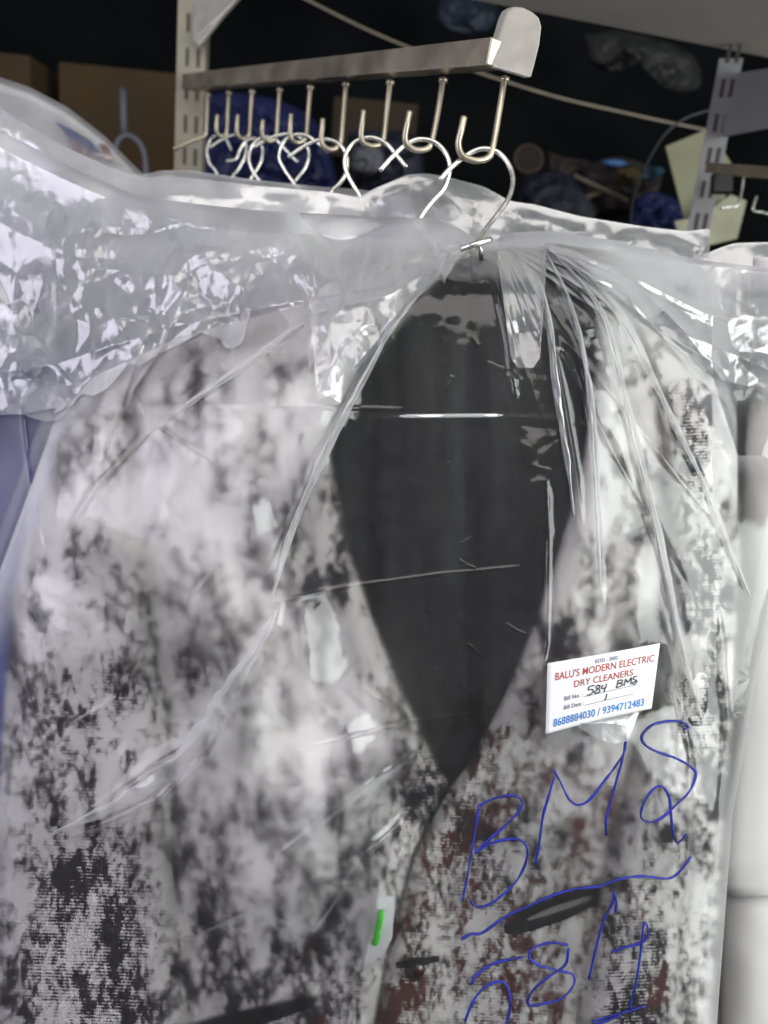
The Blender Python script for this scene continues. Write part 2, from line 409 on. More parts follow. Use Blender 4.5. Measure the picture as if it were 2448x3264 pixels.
for i, h in enumerate(JH):
    d = hookdepth(i)
    l = catmull([P(x, y, d - 0.010 * min(1, max(0, (k - 3) / 4))) for k, (x, y) in enumerate(h)], 6)
    tubes('hook', [l], 0.0024, M_brush, rail, 10)
    top = P(h[0][0], h[0][1] + 2, d)
    tubes('weld', [[top, top - ZW * 0.003]], 0.0038, M_brush, rail, 10)

# ---------------------------------------------------------------- wire hangers
HG = [
 [(1401, 574), (1440, 532), (1495, 490), (1540, 474), (1588, 486), (1622, 525), (1635, 575), (1622, 630), (1585, 684), (1545, 735), (1524, 775)],
 [(1211, 543), (1248, 502), (1291, 463), (1335, 444), (1385, 453), (1422, 490), (1434, 541), (1417, 598), (1380, 640), (1346, 684), (1318, 735)],
 [(1296, 533), (1262, 492), (1229, 456), (1182, 438), (1132, 452), (1103, 490), (1100, 530), (1113, 566), (1132, 600), (1150, 630), (1165, 690)],
 [(919, 501), (960, 472), (1001, 451), (1041, 444), (1082, 460), (1106, 498), (1104, 549), (1082, 585), (1055, 615), (1035, 680)],
 [(1048, 486), (1012, 455), (978, 433), (939, 430), (903, 454), (890, 500), (908, 542), (938, 585), (962, 620), (975, 680)],
 [(810, 470), (843, 450), (876, 435), (920, 428), (962, 443), (985, 484), (974, 533), (945, 572), (915, 610), (900, 670)],
 [(948, 517), (912, 478), (878, 445), (838, 438), (804, 464), (794, 509), (808, 550), (830, 580), (845, 615), (850, 660)],
 [(722, 514), (752, 508), (765, 478), (785, 450), (815, 443), (836, 468), (834, 509), (816, 545), (795, 578), (775, 640)],
 [(668, 472), (700, 450), (740, 432), (768, 436), (785, 462), (780, 500), (760, 540), (735, 575), (720, 640)],
 [(738, 480), (722, 445), (700, 430), (672, 444), (660, 480), (668, 520), (690, 550), (705, 600), (715, 640)]]
ords = ['nearest', 'second', 'third', 'fourth', 'fifth', 'sixth', 'seventh', 'eighth', 'ninth', 'farthest']
hangers = []
for i, h in enumerate(HG):
    d = hookdepth(min(i, 8)) + 0.0 + (0.02 if i == 9 else 0)
    lab = ('%s bright wire hanger hook counted back along the hook rail, open end to the %s' % (ords[i], 'left' if h[0][0] < h[-2][0] else 'right'))
    if i == 0: lab = 'nearest wire hanger, its twisted neck poking out of the film above the black lining'
    neck = P(h[-1][0], h[-1][1], d)
    dk = (lambda k: d - 0.03 * max(0, (k - 4) / 6) ** 1.5) if i == 0 else (lambda k: d - 0.004 + 0.004 * k / len(h))
    if i == 0: dn = 0.507
    t = thing('wire_hanger', lab, 'hanger', neck, 'wire hangers hanging on the rail')
    l = catmull([P(x, y, dk(k)) for k, (x, y) in enumerate(h)], 7)
    tubes('hook', [l], 0.0018, M_steel, t, 10)
    # twisted neck
    if i == 0:
        tubes('neck_twist', [catmull([P(1470, 793, dn - .003), P(1500, 784, dn - .007), P(1530, 774, dn - .007), P(1564, 763, dn - .004)], 5),
                             catmull([P(1521, 770, dn - .001), P(1526, 786, dn - .003), P(1534, 805, dn), P(1536, 830, dn + .02)], 5)], 0.0019, M_steel, t, 8)
        ln = [P(1524, 800, d), P(1330, 905, d), P(700, 1160, d + .02), P(420, 1290, d + .02), P(470, 1340, d + .02), P(1000, 1335, d), P(1270, 1328, .507), P(1440, 1326, .507), P(1610, 1325, .507), P(1900, 1330, d), P(2180, 1330, d + .01), P(2200, 1290, d + .01), P(1800, 985, d), P(1545, 820, d)]
        tubes('shoulder_wire', [catmull(ln[:5], 5)], 0.0014, M_steel, t, 8)
        tubes('shoulder_wire', [catmull(ln[10:], 5)], 0.0014, M_steel, t, 8)
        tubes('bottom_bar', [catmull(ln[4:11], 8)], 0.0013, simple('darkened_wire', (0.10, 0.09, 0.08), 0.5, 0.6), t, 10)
    else:
        w_ = 0.19
        lx = np.array([1, 0.25, 0]); lx /= np.linalg.norm(lx)
        n0 = neck
        tubes('frame_wire', [[n0, n0 - ZW * .015, n0 - ZW * .09 - lx * w_, n0 - ZW * .10 - lx * w_, n0 - ZW * .105 - lx * (w_ - .01), n0 - ZW * .105 + lx * (w_ - .01), n0 - ZW * .10 + lx * w_, n0 - ZW * .09 + lx * w_, n0 - ZW * .015]], 0.0013, M_steel, t, 6)
    hangers.append(t)

# ---------------------------------------------------------------- jacket
opL = curve([(800, 1490), (830, 1470), (880, 1420), (960, 1335), (1080, 1240), (1200, 1150), (1300, 1090), (1400, 1052), (1450, 1046), (1520, 1060), (1600, 1082), (1780, 1120), (1960, 1180), (2170, 1262), (2330, 1335), (2470, 1415), (2500, 1432), (2600, 1370), (2720, 1312), (2950, 1245), (3264, 1190), (3500, 1170)])
opR = curve([(780, 1560), (800, 1740), (850, 1810), (900, 1850), (980, 1898), (1150, 1902), (1370, 1882), (1600, 1832), (1780, 1775), (1950, 1722), (2200, 1618), (2440, 1492), (2500, 1440), (2600, 1385), (2720, 1325), (2950, 1255), (3264, 1200), (3500, 1180)])
silL = curve([(840, 1460), (900, 1330), (960, 1000), (1020, 760), (1080, 560), (1200, 300), (1330, 180), (1600, 110), (1900, 55), (2300, 15), (2700, -8), (3500, -30)])
silR = curve([(840, 1830), (900, 1880), (960, 1925), (1000, 2010), (1060, 2110), (1200, 2270), (1400, 2335), (1800, 2350), (2400, 2315), (3264, 2255), (3500, 2240)])
slL = curve([(1040, 690), (1100, 560), (1250, 440), (1400, 425), (1700, 470), (2000, 515), (2300, 545), (2700, 572), (3264, 612), (3500, 630)])
slR = curve([(990, 1990), (1060, 2030), (1200, 2080), (1400, 2115), (1800, 2125), (2300, 2055), (2650, 1950), (2900, 1900), (3400, 1830), (3500, 1820)])
def topy(x):  # shoulder outline
    return np.interp(x, [-30, 180, 300, 560, 1000, 1330, 1500, 1900, 2010, 2270, 2350], [1900, 1330, 1200, 1080, 960, 900, 820, 930, 1000, 1200, 1450])
def J(x, y):
    c = (x - 1250) / 1150.0
    d = 0.515 + 0.028 * c * c
    s = np.clip(y - topy(x), 0, 600)
    d = d + 0.040 * np.exp(-s / 130.0)
    d = d + 0.004 * fbm(x / 260, y / 700, 3, 3)
    return d
def Jbody(x, y):
    d = J(x, y)
    # lapels roll back into the opening
    e = np.minimum(np.abs(x - opL(y)), np.abs(x - opR(y)))
    d = d + 0.006 * np.exp(-e / 22.0) - 0.004 * np.exp(-((e - 60) / 50.0) ** 2)
    d = d + 0.0022 * fbm(x / 90, y / 380, 7, 3)
    # panels tuck in beside the sleeves
    d = d + 0.010 * np.exp(-np.abs(x - slL(y)) / 40.0) + 0.010 * np.exp(-np.abs(x - slR(y)) / 45.0)
    return d
def Jsl(x, y, l, r):
    s = np.clip((x - l) / (r - l), 0, 1)
    return J(x, y) + 0.004 - 0.016 * np.sqrt(np.clip(1 - (2 * s - 1) ** 2, 0, 1)) * sstep(1000, 1500, y) + 0.010 * (2 * s - 1) ** 4 + 0.003 * fbm(x / 120, y / 260, 21, 3)
jk = thing('printed_jacket', 'ivory jacket with mottled black and maroon print and open black lining', 'jacket', P(1250, 1500, 0.55))
# lining: inside of the back, black
linL = lambda y: opL(y) - 60 * sstep(800, 1000, y) + 0 * y; linR = lambda y: opR(y) + 40
X, Y = rows(800, 2540, linL, linR, 240, 160)
Dl = 0.566 + 0.010 * fbm(X / 90, Y / 900, 12, 3) - 0.0 + 0.012 * sstep(1900, 2500, Y) * -1.6 + 0.006 * np.exp(-((X - 1500 - (Y - 1400) * 0.02) / 16.0) ** 2)
e = np.minimum(X - linL(Y), linR(Y) - X); Dl = Dl - 0.012 * np.exp(-e / 60.0)
grid('lining', X, Y, Dl, M_lining, jk, thick=0.0015)
X, Y = rows(842, 3480, lambda y: np.minimum(np.maximum(silL(y), np.where(y > 1045, slL(y) - 25, -1e9)), opL(y) - 2), opL, 560, 260)
grid('left_front', X, Y, Jbody(X, Y), M_print, jk, thick=0.0014, uvr=4)
X, Y = rows(945, 3480, opR, lambda y: np.minimum(silR(y), np.where(y > 985, slR(y) + 25, 1e9)), 540, 240)
grid('right_front', X, Y, Jbody(X, Y) + 0.0018, M_printm, jk, thick=0.0014, uvr=-3)
X, Y = rows(1045, 3480, silL, slL, 460, 150)
grid('sleeve', X, Y, Jsl(X, Y, silL(Y), slL(Y)), M_print, jk, back=Jsl(X, Y, silL(Y), slL(Y)) + 0.002 + 0.03 * np.sin(np.pi * np.clip((X - silL(Y)) / (slL(Y) - silL(Y)), 0, 1)), uvr=-2)
X, Y = rows(990, 3480, slR, silR, 460, 130)
grid('sleeve', X, Y, Jsl(X, Y, slR(Y), silR(Y)), M_print, jk, back=Jsl(X, Y, slR(Y), silR(Y)) + 0.002 + 0.03 * np.sin(np.pi * np.clip((X - slR(Y)) / (silR(Y) - slR(Y)), 0, 1)), uvr=3)
# back of the jacket
X, Y = rows(900, 3480, lambda y: silL(y) + 20, lambda y: silR(y) - 20, 60, 60)
grid('back_panel', X, Y, 0.578 + 0 * X + 0.01 * fbm(X / 300, Y / 500, 4, 2), M_print, jk, thick=0.002)
# pockets, button
def patch(name, pts, mat, off, parent, base=Jbody, thick=0.0012):
    """flat piece of cloth lying on the jacket, given by lower and upper outline"""
    up, lo = pts
    xs = np.linspace(up[0][0], up[-1][0], 40)[None, :]; t = np.linspace(0, 1, 12)[:, None]
    yu = np.interp(xs, [p[0] for p in up], [p[1] for p in up]); yl = np.interp(xs, [p[0] for p in lo], [p[1] for p in lo])
    X = xs + 0 * t; Y = yu + (yl - yu) * t
    return grid(name, X, Y, base(X, Y) + off, mat, parent, thick=thick)
pw = patch('pocket_welt', ([(1608, 2948), (1640, 2915), (1700, 2882), (1791, 2846), (1870, 2822), (1912, 2818)], [(1608, 2972), (1640, 2982), (1700, 2965), (1799, 2932), (1870, 2898), (1912, 2870)]), M_lining, -0.003, jk)
patch('pocket_lining', ([(1680, 2926), (1730, 2902), (1800, 2876), (1880, 2852)], [(1680, 2936), (1730, 2922), (1800, 2898), (1880, 2866)]), simple('grey_pocket_lining', (0.2, 0.19, 0.18), 0.8), -0.0038, pw)
patch('pocket_welt', ([(560, 3275), (700, 3232), (850, 3200), (960, 3176), (1010, 3172)], [(560, 3300), (700, 3290), (850, 3262), (960, 3222), (1010, 3190)]), M_lining, -0.003, jk)
bc = P(1322, 3100, float(Jbody(1322, 3100)) - 0.004)
V = [bc]; Fc = []
for k in range(24):
    an = 2 * math.pi * k / 24; V.append(bc + 0.0062 * (math.cos(an) * RGT + math.sin(an) * UP) + FWD * 0.001)
for k in range(24):
    an = 2 * math.pi * k / 24; V.append(bc + 0.0068 * (math.cos(an) * RGT + math.sin(an) * UP) + FWD * 0.004)
for k in range(24):
    Fc.append((0, 1 + k, 1 + (k + 1) % 24)); Fc.append((1 + k, 25 + k, 25 + (k + 1) % 24, 1 + (k + 1) % 24))
raw('button', V, Fc, M_brown, jk, True)
patch('buttonhole', ([(1262, 3066), (1330, 3052), (1400, 3046)], [(1262, 3086), (1330, 3082), (1400, 3064)]), M_lining, -0.0035, jk)

# small white slip with a green stroke, pinned in the front closing
def flatpoly(name, pts, dfun, mat, parent=None, th=0.0004):
    V = [P(x, y, dfun(x, y)) for x, y in pts]
    return prism(name, V, FWD * th, mat, parent)
gs = thing('paper_slip', 'narrow white paper slip with a green stroke at the jacket front closing', 'paper slip', P(1200, 2950, 0.5))
flatpoly('paper', [(1205, 2850), (1258, 2858), (1250, 2990), (1222, 3045), (1160, 3075), (1170, 3020), (1190, 2960)], lambda x, y: 0.5035, M_paper, gs)
tubes('green_stroke', [[P(x, y, 0.5025) for x, y in ((1213, 2900), (1211, 2930), (1203, 2965), (1202, 2985), (1192, 3008))]], 0.0021, M_green, gs)

# ---------------------------------------------------------------- front garment bag
gap = rbf([(900, 3100, .006), (1050, 3050, .008), (750, 3200, .004), (1100, 3250, .004), (560, 2250, .006), (480, 2330, .004), (1530, 780, -.012), (1530, 700, .0), (200, 1000, .025), (600, 1150, .035), (900, 1300, .045), (250, 1500, .030), (600, 1700, .035), (150, 1900, .018), (400, 2050, .018), (800, 2000, .035),
           (900, 2400, .042), (500, 2450, .018), (250, 2450, .014), (350, 2380, .008), (100, 2450, .006), (300, 2800, .005), (100, 3100, .003), (500, 3000, .004), (650, 2700, .016), (900, 2750, .030), (1050, 2800, .024), (850, 3150, .010), (600, 3300, .004),
           (1200, 1300, .04), (1500, 1300, .04), (1500, 1000, .03), (1450, 1700, .038), (1300, 2100, .030), (1860, 1200, .008), (1890, 1400, .009), (1840, 1600, .012), (1760, 1850, .014), (1060, 1500, .010), (1120, 1750, .016),  (1500, 2300, .016), (1450, 2700, .005), (1500, 3000, .003), (1400, 3250, .003),
           (1950, 1150, .010), (1900, 1500, .018), (2000, 1900, .032), (1850, 2000, .03), (2250, 1600, .010), (2250, 1900, .003), (2300, 2300, .003), (1800, 2500, .022), (2050, 2550, .020), (2080, 2850, .014), (1700, 2800, .005), (1850, 3100, .003), (2150, 3100, .012), (2250, 2900, .004), (1600, 2450, .006)], 130)
RIDGES = [  # pts, width, amplitude (mm), one-sided
 ([(1470, 800), (1240, 940), (1000, 1000), (800, 1150), (570, 1310)], 10, 3.5, 0),
 ([(1000, 1010), (780, 1170), (480, 1370), (300, 1560), (140, 1810)], 8, 2.6, 0),
 ([(1420, 860), (1240, 1050), (1130, 1230), (1000, 1480), (900, 1720), (830, 1880)], 12, 4.0, 1),
 ([(900, 1880), (880, 1990), (760, 2150), (690, 2260), (600, 2380), (450, 2480), (320, 2580), (180, 2650)], 16, 5.0, 0),
 ([(880, 2050), (730, 2260), (640, 2430), (500, 2560), (300, 2640), (180, 2660)], 8, 3.0, 0),
 ([(640, 1288), (900, 1292), (1100, 1300), (1300, 1304)], 4, 1.0, 0),
 ([(850, 1925), (1100, 1870), (1400, 1830), (1720, 1800)], 4, 1.2, 0),
 ([(900, 2400), (1150, 2340), (1300, 2300), (1540, 2270)], 4, 1.2, 0),
 ([(1280, 2320), (1700, 1800)], 3, .5, 0),
 ([(1640, 790), (1760, 1050), (1790, 1250), (1830, 1480), (1860, 1700)], 9, 3.5, 0),
 ([(1720, 800), (1840, 1050), (1880, 1300), (1900, 1600), (1925, 2000)], 9, 3.5, 0),
 ([(1740, 800), (1900, 1000), (2000, 1350), (2090, 1700), (2160, 2000), (2230, 2250)], 10, 3.5, 0),
 ([(1760, 800), (1960, 1000), (2130, 1330), (2260, 1580), (2380, 1900)], 8, 3.0, 0),
 ([(1770, 790), (2000, 940), (2200, 1180), (2330, 1300)], 9, 3.0, 0),
 ([(1780, 780), (2050, 900), (2250, 1000), (2460, 1060)], 12, 4.5, 0),
 ([(1740, 1480), (1750, 1700), (1745, 2050), (1690, 2350)], 7, 2.0, 0),
 ([(1560, 830), (1600, 1000), (1620, 1100), (1650, 1300)], 10, 3.0, 0),
 ([(340, 1010), (480, 1020), (400, 1250), (330, 1500)], 6, 2.0, 0),
 ([(600, 900), (520, 1100), (430, 1240), (400, 1330)], 8, 3.0, 0),
 ([(420, 1240), (480, 1340), (600, 1420), (700, 1480)], 6, 2.2, 0),
 ([(860, 2750), (1200, 2480), (1330, 2400)], 10, 3.0, 0),
 ([(560, 3000), (800, 2900), (1000, 2960), (1170, 2720), (1350, 2560)], 8, 2.5, 0),
 ([(2120, 2020), (2200, 2400), (2190, 2700), (2170, 3000), (2150, 3300)], 8, 2.0, 0),
 ([(2290, 1900), (2320, 2300), (2270, 2800), (2230, 3300)], 8, 3.0, 0),
 ([(60, 1250), (90, 1500), (140, 1780)], 6, 2.0, 0),
 ([(60, 2100), (140, 2350), (230, 2500)], 8, 2.0, 0),
 ([(200, 2330), (330, 2250), (700, 1800)], 6, 1.5, 0)]
_rs = np.random.RandomState(4)
for _k in range(20):
    _x, _y, _a, _l = _rs.uniform(1130, 1760), _rs.uniform(960, 2250), _rs.uniform(-0.7, 2.2), _rs.uniform(25, 90)
    RIDGES.append(([(_x, _y), (_x + _l * math.cos(_a) * .5, _y + _l * math.sin(_a) * .5 + 4), (_x + _l * math.cos(_a), _y + _l * math.sin(_a))], _rs.uniform(2, 4), _rs.uniform(.3, 1.1), 0))
def Ffilm(x, y):
    x = np.asarray(x, float); y = np.asarray(y, float)
    ss = np.clip(y - np.interp(x, [-300, 180, 300, 560, 1000, 1330, 1500, 1900, 2010, 2270, 2500], [1230, 1160, 1120, 1040, 950, 900, 820, 930, 1000, 1100, 1200]), 0, 600)
    base = np.minimum(J(x, y), np.minimum(np.where(x < slL(y), Jsl(x, y, silL(y), slL(y)), 9), np.where(x > slR(y), Jsl(x, y, slR(y), silR(y)), 9)))
    cen = np.exp(-((x - 1560) / 380.0) ** 2)
    d = J(x, y) - 0.010 * sstep(1000, 1400, y) * (1 - cen) - 0.040 * np.exp(-ss / 130.0) + (0.034 - 0.018 * cen) * np.exp(-ss / 260.0) - gap(x, y) - 0.0015
    calm = np.exp(-((x - 1520) / 470.0) ** 8 - ((y - 1520) / 700.0) ** 8)
    d = d * (1 - calm) + calm * (0.497 + 0.0010 * fbm(x / 500, y / 500, 12, 2))
    # above the shoulders the film leans back to its gathered top
    ty = topy(x); ab = np.clip(ty - y, -60, 700) + 60
    d = d + 0.00005 * ab * sstep(0, 200, ab)
    # radial pleats from the hanger neck
    dx, dy = x - 1590, y - 770; r = np.hypot(dx, dy); th = np.arctan2(dy, dx)
    pl_ = fbm(th * 7 + 3, r / 900, 17, 1); amp = 0.0026 * np.clip(r / 300, 0, 1) * np.exp(-np.clip(r - 300, 0, 3000) / 480)
    sec = 0.02 + 0.98 * np.exp(-((th - 0.75) / 0.45) ** 2)
    fold = np.abs(((pl_ * 2.2) % 1) - 0.5) * 2; fold = fold ** 2
    d = d - amp * sec * (fold - 0.5) * 2.0
    # crumple, strong on the shoulders, faint lower down
    wu = 0.10 + 0.95 * sstep(1420, 1000, y) * sstep(690, 800, y + 0.06 * (1500 - x)) * np.where(x < 1500, 1, 0.45)
    wu = wu * (1 - 0.95 * np.exp(-((x - 1480) / 350.0) ** 4 - ((y - 1420) / 600.0) ** 4))
    wu = wu + 0.5 * np.exp(-((x - 1715) / 60.0) ** 2 - ((y - 1500) / 260.0) ** 4) + 0.5 * np.exp(-((x - 1610) / 60.0) ** 2 - ((y - 1900) / 60.0) ** 2) + 0.03 * np.exp(-((x - 1450) / 300.0) ** 2 - ((y - 1700) / 600.0) ** 2) + 0.3 * np.exp(-((x - 1100) / 120.0) ** 2 - ((y - 1500) / 160.0) ** 2)
    d = d - 0.001 * wu * (1.15 * crumple(x, y, 41) + 2.2 * facet(x / 48, y / 170, 44))
    d = d - 0.00040 * calm * facet(x / 46, y / 34, 71) - 0.0007 * calm * facet(x / 60, y / 420, 73, 0.2)
    d = d - 0.0025 * (1 - calm) * fbm(x / 420, y / 420, 55, 2)
    for pts, w_, a_, one in RIDGES: d = d - ridge(x, y, pts, w_ * 1.25, a_ * 0.001 * 0.8, one)
    d = np.minimum(d, base - 0.0016 + 0.0012 * np.abs(fbm(x / 60, y / 60, 9, 2)))
    d = np.maximum(d, 0.44); d = np.where(d > 0.565, 0.565 + 0.03 * np.tanh((d - 0.565) / 0.03), d)
    return d + 0.010 * np.exp(-r / 30.0)
bag = thing('garment_bag', 'clear plastic bag with blue handwriting over the printed jacket', 'garment bag', P(1250, 1500, 0.5), 'plastic garment bags on the rail')
ftop = curve([(-260, 300), (-100, 366), (10, 420), (200, 520), (395, 606), (500, 634), (700, 658), (850, 672), (1205, 690), (1400, 696), (1480, 735), (1525, 768), (1570, 768), (1630, 742), (1760, 735), (1950, 765), (2150, 812), (2300, 838), (2448, 852), (2560, 860)])
def fx(s, y):   # right outline of the bag narrows downward
    R = np.interp(y, [700, 900, 1300, 1700, 2000, 2600, 3264, 3520], [2560, 2560, 2540, 2500, 2440, 2335, 2285, 2270])
    return -240 + (R + 240) * s
s = np.linspace(0, 1, 640)[None, :]; t = np.linspace(0, 1, 800)[:, None]
X = fx(s, 900 + 0 * t); Y = ftop(X) + (3500 - ftop(X)) * t; X = fx(s, Y)
Y = Y + 0 * X
D = Ffilm(X, Y); edge = np.minimum(np.minimum(s, 1 - s) * 45, 1) * np.minimum(t * 25, 1)
Bk = np.maximum(D + 0.001, 0.600 + 0.004 * fbm(X / 200, Y / 200, 77, 2))
sh = np.clip(edge, 0, 1) ** 0.6
mid_ = D + 0.005
Dm = D * sh + (1 - sh) * mid_
Bk = np.maximum(Bk * sh + (1 - sh) * mid_, Dm + 0.0004)
fr_ = grid('bag_front', X, Y, Dm, M_film, bag)
bk_ = grid('bag_back', X[::4, ::4], Y[::4, ::4], Bk[::4, ::4], M_film, bag)

# loose folds at the top of the bag (doubled film hanging over the shoulders)
def flap(name, x0, x1, top, bot, off, seed, amp=1.0, mat=M_flap, lean=0.0):
    X, Y = cols(x0, x1, top, bot, int((x1 - x0) / 3.2), 170)
    tt = (Y - top(X)) / (bot(X) - top(X) + 1e-6)
    D = Ffilm(X, Y) - off * sstep(0, 0.4, tt) - 0.001 - 0.001 * amp * crumple(X * 0.85, Y * 0.7, seed) * sstep(0, 0.25, tt) - 0.0004 * amp * fbm(X / 34, Y / 200, seed + 3, 2)
    o = grid(name, X, Y, D, mat, bag)
    return o
zz = lambda pts: (lambda x: np.interp(x, [p[0] for p in pts], [p[1] for p in pts]))
flap('top_fold', -240, 1440, zz([(-240, 400), (0, 470), (200, 570), (395, 655), (700, 735), (1130, 752), (1440, 790)]), zz([(-240, 1300), (0, 1310), (80, 1325), (150, 1345), (200, 1335), (260, 1255), (300, 1262), (345, 1235), (410, 1160), (450, 1165), (510, 1125), (560, 1105), (640, 1060), (700, 1080), (720, 1110), (745, 1110), (775, 1090), (800, 985), (880, 975), (930, 1045), (965, 1000), (985, 1180), (1000, 1150), (1012, 1272), (1050, 1262), (1085, 1285), (1100, 1225), (1180, 1130), (1260, 1040), (1340, 940), (1400, 890), (1418, 905), (1440, 830)]), 0.004, 91, 1.9)
flap('collar_fold', 985, 1425, zz([(985, 960), (1060, 850), (1130, 775), (1425, 800)]), zz([(985, 1000), (1000, 1130), (1012, 1255), (1050, 1245), (1085, 1268), (1100, 1205), (1180, 1110), (1260, 1020), (1340, 925), (1400, 880), (1425, 815)]), 0.009, 111, 1.5)
flap('top_fold', 1585, 1740, zz([(1585, 800), (1740, 790)]), zz([(1585, 820), (1610, 1000), (1628, 1140), (1650, 1172), (1700, 1172), (1722, 1140), (1740, 880)]), 0.007, 93, 0.7)
flap('top_fold', 1380, 1470, zz([(1380, 770), (1470, 785)]), zz([(1380, 800), (1415, 895), (1440, 860), (1470, 800)]), 0.006, 95, 0.6)
flap('side_fold', -240, 262, zz([(-240, 940), (0, 960), (120, 1050), (262, 1215)]), zz([(-240, 1330), (0, 1322), (70, 1320), (150, 1305), (235, 1290), (262, 1222)]), 0.009, 97, 1.5)

flap('top_fold', 1750, 2540, zz([(1750, 770), (1900, 790), (2150, 835), (2540, 880)]), zz([(1750, 800), (1850, 860), (1950, 930), (2060, 1015), (2120, 990), (2200, 1080), (2300, 1210), (2380, 1230), (2540, 1240)]), 0.006, 101, 0.8)
flap('label_fold', 1835, 2040, zz([(1835, 2300), (1940, 2270), (2040, 2250)]), zz([(1835, 2312), (1900, 2352), (1960, 2372), (2000, 2362), (2040, 2262)]), 0.004, 105, 0.9, M_film2)
xs_ = np.linspace(1272, 1602, 30); ys_ = np.linspace(1327, 1324, 30)
tubes('bar_highlight', [P(xs_, ys_, Ffilm(xs_, ys_).mean() + 0.0014 + 0 * xs_)], 0.0014 * np.clip(np.sin(np.linspace(0.15, 3.0, 30)) * 3, 0.3, 1), simple('white_highlight', (0.9, 0.9, 0.88), 0.25, var=0.02), hangers[0], 10)  # highlight on the bottom bar, modelled as a tapered white tube
# long gathered folds lying on the film
def fold(pts, lift=0.003, mat=M_flap, seed=0):
    p = np.array(pts, float); c = catmull(p[:, :2], 14); w_ = np.interp(np.linspace(0, len(p) - 1, len(c)), np.arange(len(p)), p[:, 2])
    w_ = w_ * (1 + 0.5 * fbm(np.arange(len(c)) / 6.0, 0 * w_, seed, 2))
    T = np.gradient(c, axis=0); T /= np.linalg.norm(T, axis=1)[:, None]; N = np.stack([-T[:, 1], T[:, 0]], -1)
    s_ = np.linspace(-1, 1, 15)[None, :]
    X = c[:, 0:1] + N[:, 0:1] * w_[:, None] * s_; Y = c[:, 1:2] + N[:, 1:2] * w_[:, None] * s_
    D = Ffilm(X, Y) - 0.0006 - lift * np.clip(1 - s_ ** 2, 0, 1) * np.minimum(1, w_ / 12)[:, None] * (0.8 + 0.9 * facet(X / 40, Y / 40, seed)) 
    if (T[:, 1].mean() < 0): X, Y, D = X[:, ::-1], Y[:, ::-1], D[:, ::-1]
    o = grid('film_fold', X[:, ::-1], Y[:, ::-1], D[:, ::-1], mat, bag)
    return o
M_soft = film('folded_film', haze=0.17, gloss=0.22, edge=0.6, gmul=1.2)
fold([(885, 1940, 3), (850, 2010, 14), (770, 2140, 20), (700, 2250, 30), (640, 2350, 34), (560, 2440, 32), (450, 2520, 30), (330, 2585, 20), (170, 2655, 4)], 0.004, M_soft, 3)
fold([(1480, 805, 3), (1380, 880, 10), (1240, 1050, 14), (1120, 1270, 16), (1010, 1500, 14), (920, 1720, 12), (870, 1900, 4)], 0.003, M_soft, 5)
fold([(1440, 830, 3), (1240, 925, 9), (1020, 1000, 12), (800, 1150, 12), (640, 1260, 10), (560, 1320, 3)], 0.003, M_soft, 7)
fold([(1690, 810, 3), (1745, 1000, 9), (1775, 1250, 10), (1810, 1480, 9), (1830, 1640, 3)], 0.003, M_flap, 9)
fold([(1740, 800, 3), (1830, 1000, 8), (1880, 1250, 10), (1900, 1500, 9), (1915, 1900, 3)], 0.003, M_soft, 11)
fold([(1760, 800, 3), (1920, 1000, 9), (2010, 1330, 11), (2100, 1700, 11), (2170, 2050, 9), (2240, 2300, 3)], 0.003, M_soft, 13)
fold([(1775, 800, 3), (1980, 1000, 9), (2140, 1330, 10), (2270, 1600, 9), (2390, 1900, 3)], 0.003, M_soft, 15)
fold([(1790, 800, 3), (1980, 880, 14), (2140, 1000, 16), (2300, 1180, 3)], 0.004, M_flap, 17)
# handwriting on the film
k7 = 0.7221
def z7(l): return [(1250 + x * k7, 2250 + y * k7) for x, y in l]
def stroke(name, lines, parent, r=0.00088):
    V = []; Fc = []
    for l in lines:
        c = catmull(z7(l), 7); d = Ffilm(c[:, 0], c[:, 1]); d = np.convolve(np.pad(d, 2, mode='edge'), np.ones(5) / 5, 'valid')
        q = P(c[:, 0], c[:, 1], d - 0.0004); rr = r * (0.95 + 0.5 * fbm(c[:, 0] / 30, c[:, 1] / 30, 3, 3))
        v, f = tubedata(q, rr, 6, len(V)); V += v; Fc += f
    return raw(name, V, Fc, M_marker, parent, True)
hw = stroke('handwritten_letters', [
 [(385, 440), (368, 540), (350, 650), (330, 760), (310, 860)],
 [(385, 440), (440, 412), (500, 398), (550, 400), (575, 425), (550, 475), (480, 545), (410, 605), (365, 650)],
 [(365, 650), (430, 610), (500, 590), (560, 590), (595, 625), (590, 690), (550, 770), (480, 840), (420, 880), (370, 885), (345, 855)],
 [(715, 315), (690, 400), (665, 490), (650, 600), (632, 695)],
 [(712, 283), (740, 330), (780, 410), (820, 437), (870, 415), (930, 340), (990, 260), (1025, 200), (1035, 125)],
 [(1033, 125), (1020, 220), (990, 330), (965, 420), (945, 500), (945, 570)],
 [(1285, 102), (1308, 95), (1280, 72), (1220, 68), (1150, 85), (1105, 130), (1115, 170), (1170, 203), (1250, 230), (1320, 270), (1340, 310), (1310, 380), (1250, 440), (1180, 500), (1130, 512), (1098, 490), (1110, 430), (1150, 370), (1190, 355), (1222, 400), (1230, 470), (1240, 560), (1260, 605), (1300, 565)]], bag)
stroke('underline_stroke', [[(305, 1030), (345, 1008), (400, 1000), (500, 930), (600, 885), (700, 840), (800, 810), (920, 795), (1000, 765), (1100, 752), (1210, 762), (1260, 740), (1320, 665)]], bag)
